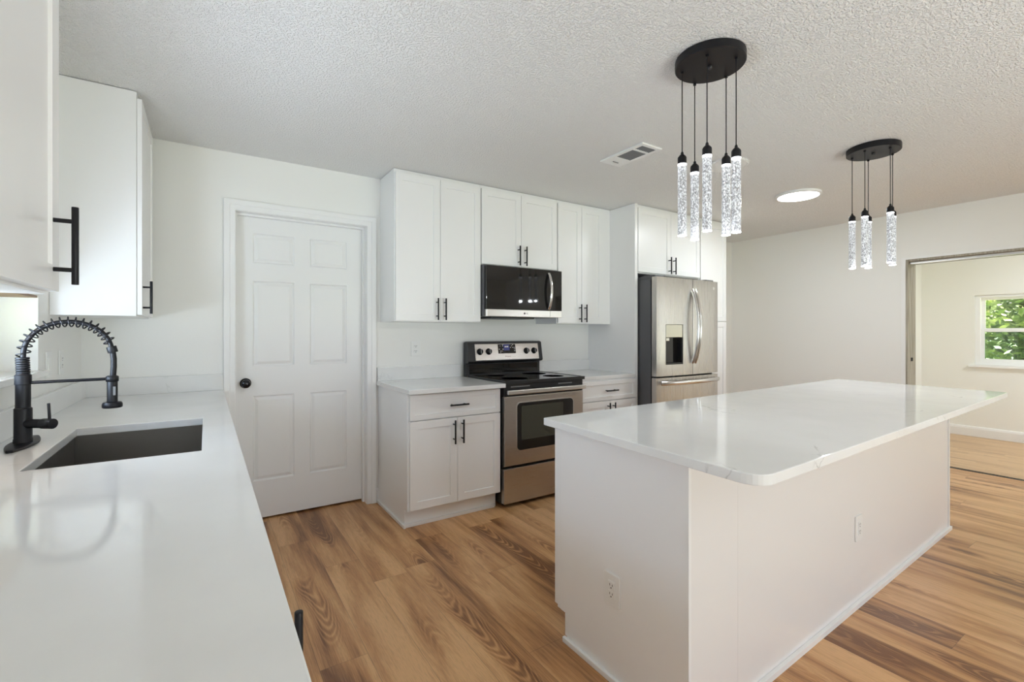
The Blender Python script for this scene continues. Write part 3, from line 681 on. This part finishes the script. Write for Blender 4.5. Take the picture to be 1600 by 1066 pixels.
# ------------------------------------------------------------ microwave
t = thing('microwave', 'over-the-range microwave with black glass front and stainless lower band', 'microwave', (2.176, YB, 1.403))
x0, x1, z0, z1, yf = 1.800, 2.5535, 1.403, 1.809, 3.135
b = nb(); box(b, x0, x1, yf+.033, YB-.002, z0+.004, z1, .002); obj('body', W(b, t), 'fridgeside', t)
b = nb(); box(b, x0+.010, x1, yf, yf+.031, 1.462, z1-.006, .003); dr = obj('glass_front', W(b, t), 'glassblack', t)
b = nb(); box(b, x0+.010, 2.428, yf-.0005, yf+.031, z0+.002, 1.4615, .003); bd = obj('lower_band', W(b, t), 'dstrip', t)
b = nb(); box(b, 2.430, x1, yf-.0005, yf+.031, z0+.002, 1.4615, .003); obj('lower_band', W(b, t), 'dstrip', t)
obj('door_seam', W(box(nb(), 2.4265, 2.4285, yf-.0006, yf+.001, 1.463, z1-.008), t), 'void', dr)
b = nb(); pts = [(2.412, yf-.004+(-.040)*math.sin(PI*k/16)**.7, 1.474+.302*k/16) for k in range(17)]
pts = [(2.412-.0*k, p[1], p[2]) for k, p in enumerate(pts)]; tube(b, pts, .0075, 12, .0135); obj('handle', W(b, t), 'chrome', dr, 60)
obj('vent_grill', W(box(nb(), 1.88, 2.30, yf+.05, YB-.06, z0-.012, z0+.003, .003), t), 'blackplastic', t)
cb = nb(); cyl(cb, (2.166, yf-.0005, 1.434), (2.166, yf-.0015, 1.434), .0085, seg=20); obj('maker_emblem', W(cb, t), 'inkdark', bd)
tl = text('maker_lettering', 'LG', .019, (0, 0, 0), bd, 'inkdark'); tl.location = Vector((2.190, yf-.001, 1.434))-Vector(t.location)

# ------------------------------------------------------------ refrigerator
t = thing('refrigerator', 'stainless steel french-door refrigerator with water dispenser in the white cabinet niche', 'refrigerator', (3.70, 3.1, 0))
x0, x1, yf = 3.258, 4.140, 2.700
b = nb(); box(b, x0+.004, x1-.002, 2.778, 3.49, .03, 1.745, .004); obj('body', W(b, t), 'fridgeside', t)
b = nb(); box(b, x0+.01, x1-.01, 2.765, 2.779, .05, 1.735); obj('door_gasket', W(b, t), 'darkgap', t)
for xx in (x0+.075, x1-.075):
    obj('hinge_cover', W(extrude_profile(nb(), [(2.745, 1.7455), (2.745, 1.785), (2.83, 1.790), (2.98, 1.770), (2.98, 1.7455)], xx-.055, xx+.055, .004), t), 'fridgeside', t)
def fdoor(xa, xb, za_, zb_, hole=None):
    """a door slab with a gently bowed front; a recess may be cut for the dispenser"""
    us = [xa+(xb-xa)*k/10 for k in range(11)]
    if hole: us = sorted(set([u for u in us if not hole[0]-.012 < u < hole[1]+.012]+[hole[0], hole[1]]))
    vs = [za_, zb_] if not hole else [za_, hole[2], hole[3], zb_]
    sk = set()
    if hole: sk = {(i, 1) for i in range(len(us)-1) if us[i] >= hole[0]-1e-6 and us[i+1] <= hole[1]+1e-6}
    def f(u, v, tt):
        if tt > 0: return (u, 2.762, v)
        s = (u-x0)/(x1-x0); e_ = min(1, min(u-xa, xb-u)/.012)
        return (u, yf+.012-.014*math.sin(PI*s)**.8-.004*e_, v)
    q = nb(); gridslab(q, us, vs, sk, 0, 1, f); return q
hole = (3.366, 3.596, .996, 1.352); xm = 3.737
ld = obj('door', W(fdoor(x0, xm-.003, .897, 1.766, hole), t), 'steelv', t, 30)
rd = obj('door', W(fdoor(xm+.003, x1, .897, 1.766), t), 'steelv', t, 30)
fd = obj('freezer_drawer', W(fdoor(x0, x1, .075, .882), t), 'steelv', t, 30)
dsp = obj('dispenser', W(box(nb(), hole[0]+.002, hole[1]-.002, 2.750, 2.7615, hole[2]+.002, hole[3]-.002), t), 'glassblack', ld)
obj('dispenser_panel', W(box(nb(), hole[0]+.003, hole[1]-.003, 2.699, 2.735, 1.237, hole[3]-.003, .002), t), 'cream_panel', ld)
obj('dispenser_lining', W(gridslab(nb(), [hole[0]+.002, hole[0]+.008, hole[1]-.008, hole[1]-.002], [hole[2]+.002, 1.010, 1.236], {(1, 1)}, 2.702, 2.752, fXZ), t), 'blackplastic', ld)
obj('water_lever', W(box(nb(), 3.385, 3.43, 2.712, 2.745, 1.205, 1.232, .003), t), 'chrome', ld)
def bow(xc, sgn):
    pts = []
    for k in range(21):
        s = k/20; pts.append((xc+sgn*(.020-.004*math.sin(PI*s)), 2.690-.062*math.sin(PI*s)**.75, 1.002+.668*s))
    q = nb(); tube(q, pts, .0100, 12, .0155); return W(q, t)
obj('handle', bow(xm, -1), 'chrome', ld, 60); obj('handle', bow(xm, 1), 'chrome', rd, 60)
pts = [(x0+.035+(x1-x0-.05)*k/20, 2.690-.052*math.sin(PI*k/20)**.6, .838) for k in range(21)]
q = nb(); tube(q, pts, .019, 12, .010); obj('handle', W(q, t), 'chrome', fd, 60)
obj('toe_grille', W(box(nb(), x0+.01, x1-.01, 2.73, 2.775, .004, .07), t), 'blackplastic', t)
q = nb(); cyl(q, (4.062, 2.7065, 1.700), (4.062, 2.700, 1.700), .014, seg=20); obj('maker_emblem', W(q, t), 'dstrip', rd)

# ------------------------------------------------------------ island
t = thing('kitchen_island', 'white kitchen island with overhanging quartz top and black range behind it', 'island', (2.65, 1.2, 0))
t['label'] = 'large white kitchen island with overhanging quartz top in the middle of the room'
def lerp(a, b_, s): return (a[0]+(b_[0]-a[0])*s, a[1]+(b_[1]-a[1])*s)
A, B = (1.250, .918), (4.045, 1.004)                   # near long side
Cc, Dd = (4.055, 1.560), (1.250, 1.5425)               # far long side
ZB = .8835
b = nb(); prism(b, [(1.262, .93), (4.03, 1.014), (4.04, 1.545), (1.262, 1.527)], .115, ZB); prism(b, [(1.262, .93), (4.03, 1.014), (4.04, 1.50), (1.262, 1.498)], .0, .1145)
obj('body', W(b, t), 'cab', t)
# end panel with a toe notch, seen from the sink side
b = nb(); q = nb()
prof = [(.9185, 0), (1.500, 0), (1.500, .115), (1.5425, .115), (1.5425, ZB), (.9185, ZB)]
extrude_profile(q, prof, 1.249, 1.2615, .001); merge(b, q); ep = obj('end_panel', W(b, t), 'cab', t)
obj('toe_edge', W(box(nb(), 1.249, 1.2615, 1.5005, 1.512, .024, .113, .001), t), 'cab', t)
obj('base_trim', W(box(nb(), 1.234, 1.2485, .906, 1.512, 0, .022, .003), t), 'trim', t)
def long_panel(s0, s1, th, off, z0_, z1_):
    p, q_ = lerp(A, B, s0), lerp(A, B, s1); d = Vector((B[0]-A[0], B[1]-A[1])).normalized(); nn = Vector((d.y, -d.x))
    P = [(p[0]+nn.x*(off+th), p[1]+nn.y*(off+th)), (q_[0]+nn.x*(off+th), q_[1]+nn.y*(off+th)), (q_[0]+nn.x*off, q_[1]+nn.y*off), (p[0]+nn.x*off, p[1]+nn.y*off)]
    return W(prism(nb(), P, z0_, z1_, .0008), t)
obj('back_panel', long_panel(.0, .1003, .010, -.010, 0, ZB), 'dimmed_panel', t)
obj('back_panel', long_panel(.1008, .9935, .010, -.0104, 0, ZB), 'dimmed_panel', t)
obj('corner_trim', long_panel(-.0006, .004, .0125, -.010, .022, ZB), 'trim', t)
obj('corner_trim', long_panel(.994, 1.0, .016, -.010, .022, ZB), 'trim', t)
obj('base_trim', long_panel(-.006, 1.004, .015, .0005, 0, .022), 'trim', t)
q = nb(); prism(q, [(1.2495, 1.5432), (4.045, 1.5612), (4.045, 1.579), (1.2495, 1.561)], .116, ZB-.002, .001); obj('face_frame', W(q, t), 'cab', t)
# fronts on the range side
for k in range(4):
    xa = 1.270+k*.692; q = nb(); shaker(q, -xa-.686, -xa, .124, .872, 0)
    bmesh.ops.transform(q, matrix=Matrix.Translation((0, 1.5835, 0)) @ Matrix.Rotation(PI, 4, 'Z'), verts=q.verts)
    for v in q.verts: v.co.y += (v.co.x-1.25)*.0065
    if k == 0:
        for v in q.verts:
            if v.co.x < 1.275: v.co.x -= .018
    dd = obj('door', W(q, t), 'cab', t)
    h_ = handle_v(-xa-(.646 if k % 2 == 0 else .04), .79, 0)
    bmesh.ops.transform(h_, matrix=Matrix.Translation((0, 1.5835+(xa+.34-1.25)*.0065+.0025*(k % 2 == 0), 0)) @ Matrix.Rotation(PI, 4, 'Z'), verts=h_.verts)
    obj('handle', W(h_, t), 'black', dd, 40, 'black bar handle')
# stone top with rounded near corners
Q = [(1.166, .643), (4.086, .743), (4.175, 1.700), (1.207, 1.608)]; R = [.075, .012, .012, .010]; P = []
for i in range(4):
    p, a_, c_ = Vector(Q[i]), Vector(Q[i-1]), Vector(Q[(i+1) % 4]); da, dc = (a_-p).normalized(), (c_-p).normalized(); r = R[i]
    for k in range(9):
        s = k/8; P.append(tuple((p+da*r)*(1-s)**2+p*2*s*(1-s)+(p+dc*r)*s**2))
obj('worktop', W(prism(nb(), P, .8842, .914, .003), t), 'quartz', t)

# ------------------------------------------------------------ outlets and switches
def outlet(label, loc, rotz, kind='duplex', sc=1.0, group='white outlet and switch plates'):
    t = thing('wall_outlet' if kind != 'switch' else 'light_switch', label, 'outlet' if kind != 'switch' else 'switch', loc, rotz, group)
    w, h_ = .038*sc, .0585*sc
    obj('cover_plate', plate(rrect(-w, w, -h_, h_, .004), -.006, .0055, .0015), 'plate', t)
    if kind == 'switch':
        obj('rocker', plate(rrect(-.0165, .0165, -.033, .033, .002), -.0085, .004, .001), 'plate', t); return t
    if kind == 'decora':
        ins = obj('insert', plate(rrect(-.0165, .0165, -.033, .033, .002), -.0075, .003, .0008), 'plate', t)
    for s in (-1, 1):
        zc = s*(.0195 if kind == 'duplex' else .016)
        so = obj('socket', plate(rrect(-.0165, .0165, zc-.014, zc+.014, .008 if kind == 'duplex' else .002), -.0088, .003, .0005), 'plate', t)
        for sx in (-1, 1): obj('slot', box(nb(), sx*.0065-.0013, sx*.0065+.0013, -.0091, -.0085, zc-.001, zc+.007), 'slot', so)
        obj('ground_hole', cyl(nb(), (0, -.0091, zc-.0075), (0, -.0085, zc-.0075), .0028, seg=12), 'slot', so)
    return t
outlet('white duplex outlet on the wall between the paneled door and the range', (1.385, YB, 1.152), 0)
outlet('white outlet low on the short end of the island', (1.249, 1.239, .336), -PI/2, 'decora', 1.0)
d_ = math.atan2(B[1]-A[1], B[0]-A[0])
outlet('white outlet on the long side panel of the island', (2.566, .918+(2.566-1.25)*math.tan(d_)+.0003, .362), d_, 'decora')
outlet('white rocker switch on the left wall beside the sink window', (XL, 2.848, 1.137), PI/2, 'switch')
outlet('white outlet on the left wall near the corner behind the faucet', (XL, 3.062, 1.137), PI/2, 'decora')

# ------------------------------------------------------------ ceiling things
def disc_light(label, x, y, watts):
    t = thing('ceiling_light', label, 'ceiling light', (x, y, H), 0, 'round flat ceiling lights')
    obj('frame', lathe(nb(), [(.168, -.001), (.168, -.017), (.160, -.022), (.150, -.022), (.150, -.001)], seg=48), 'trim', t, 40)
    obj('diffuser', lathe(nb(), [(.151, -.012), (.151, -.0225), (.140, -.0245), (.001, -.0255)], seg=48), 'lamp', t, 40, 'glowing white diffuser')
    light('ceiling_light_glow', 'AREA', (x, y, H-.03), (0, 0, 0), watts, (.87, .94, 1.0), shape='DISK', size=.28)
disc_light('round flat white ceiling light, lit, near the right end of the island', 4.16, 1.985, 12)
disc_light('round flat white ceiling light, lit, added out of view to brighten the far room', 6.95, .25, 26)  # unseen lamp, added as fill for the far room
t = thing('ceiling_light', 'thin round white ceiling disc, unlit, behind the near pendant light', 'ceiling light', (3.013, 1.898, H))
obj('frame', lathe(nb(), [(.135, -.001), (.135, -.010), (.128, -.015), (.118, -.015), (.118, -.001)], seg=48), 'ceil', t, 40)
obj('diffuser', lathe(nb(), [(.119, -.006), (.119, -.014), (.110, -.0155), (.001, -.016)], seg=48), 'plate', t, 40)
# air vent
t = thing('ceiling_vent', 'white rectangular ceiling air vent with grey louvers', 'vent', (2.314, 2.14, H))
x0, x1, y0, y1 = 2.222, 2.402, 1.955, 2.322
obj('frame', W(gridslab(nb(), [x0, 2.250, 2.374, x1], [y0, 1.982, 2.042, 2.060, 2.200, y1], {(1, 1), (1, 3)}, H-.012, H-.001, fXY, .003), t), 'trim', t)
obj('backing', W(box(nb(), 2.2505, 2.3735, 1.983, 2.199, H-.0035, H-.001), t), 'grill', t)
for k in range(9):
    q = nb(); xx = 2.2555+k*.0141
    for ya_, yb_ in ((1.984, 2.040), (2.062, 2.198)):
        s_ = nb(); box(s_, xx-.0045, xx+.0045, ya_, yb_, -.0007, .0007); bmesh.ops.rotate(s_, cent=(xx, 0, 0), matrix=Matrix.Rotation(math.radians(40), 3, 'Y'), verts=s_.verts)
        bmesh.ops.translate(s_, vec=(0, 0, H-.008), verts=s_.verts); obj('louver', W(s_, t), 'grill', t)
obj('damper_lever', W(box(nb(), 2.285, 2.335, 2.262, 2.268, H-.017, H-.011, .001), t), 'grill', t)

# pendants
def pendant(label, c, att):
    t = thing('pendant_light', label, 'pendant light', (c[0], c[1], H), 0, 'five-rod pendant lights')
    can = obj('canopy', lathe(nb(), [(.139, -.001), (.140, -.004), (.140, -.033), (.137, -.036), (.001, -.036)], seg=56), 'black', t, 40)
    obj('canopy_nut', lathe(nb(), [(.010, -.036), (.010, -.042), (.006, -.047), (.001, -.048)], seg=16), 'blackplastic', can, 40)
    for X, Y, z0_, z1_, z2_ in att:
        x, y = X-c[0], Y-c[1]; a, b_, e_ = z0_-H, z1_-H, z2_-H
        obj('cord', cyl(nb(), (x, y, -.036), (x, y, a-.002), .0022, seg=8), 'black', t, 60)
        obj('cord_grip', lathe(nb(), [(.0065, -.044), (.0065, -.036)], (x, y, 0), 12), 'black', can, 40)
        so = obj('socket', lathe(nb(), [(.0185, b_), (.0185, b_+.026), (.0165, b_+.031), (.0075, b_+.041), (.0055, b_+.043), (.0065, b_+.046), (.004, b_+.052)], (x, y, 0), 24), 'black', t, 40)
        rod = obj('crystal_rod', lathe(nb(), [(.0172, e_), (.0182, e_+.0015), (.0182, b_-.004), (.0172, b_-.0012)], (x, y, 0), 24), 'crystal', t, 50)
        obj('led_ring', lathe(nb(), [(.0184, b_-.006), (.0186, b_-.0045), (.0186, b_-.0002)], (x, y, 0), 24), 'led', rod, 50)
        light('rod_tip_glow', 'POINT', (X, Y, z2_-.006), (0, 0, 0), 1.2, (.86, .92, 1.0), shadow_soft_size=.012)
        obj('glowing_tip', lathe(nb(), [(.0180, e_-.0035), (.0184, e_-.0022), (.0184, e_-.0002)], (x, y, 0), 24), 'led', rod, 50)
    return t
p1 = [(1.724, 1.297, 2.053, 2.007, 1.700), (1.850, 1.325, 2.049, 2.001, 1.700), (1.701, 1.161, 2.043, 1.997, 1.693), (1.910, 1.210, 2.057, 2.014, 1.708), (1.817, 1.107, 2.040, 1.994, 1.691)]
p2 = [(3.493, 1.337, 2.036, 1.995, 1.694), (3.414, 1.239, 2.039, 1.997, 1.693), (3.616, 1.293, 2.038, 2.000, 1.702), (3.483, 1.132, 2.053, 2.009, 1.706), (3.620, 1.165, 2.044, 2.008, 1.706)]
pendant('black pendant light with five lit crystal rods over the near end of the island', (1.785, 1.205), p1)
pendant('black pendant light with five lit crystal rods over the far end of the island', (3.508, 1.228), p2)
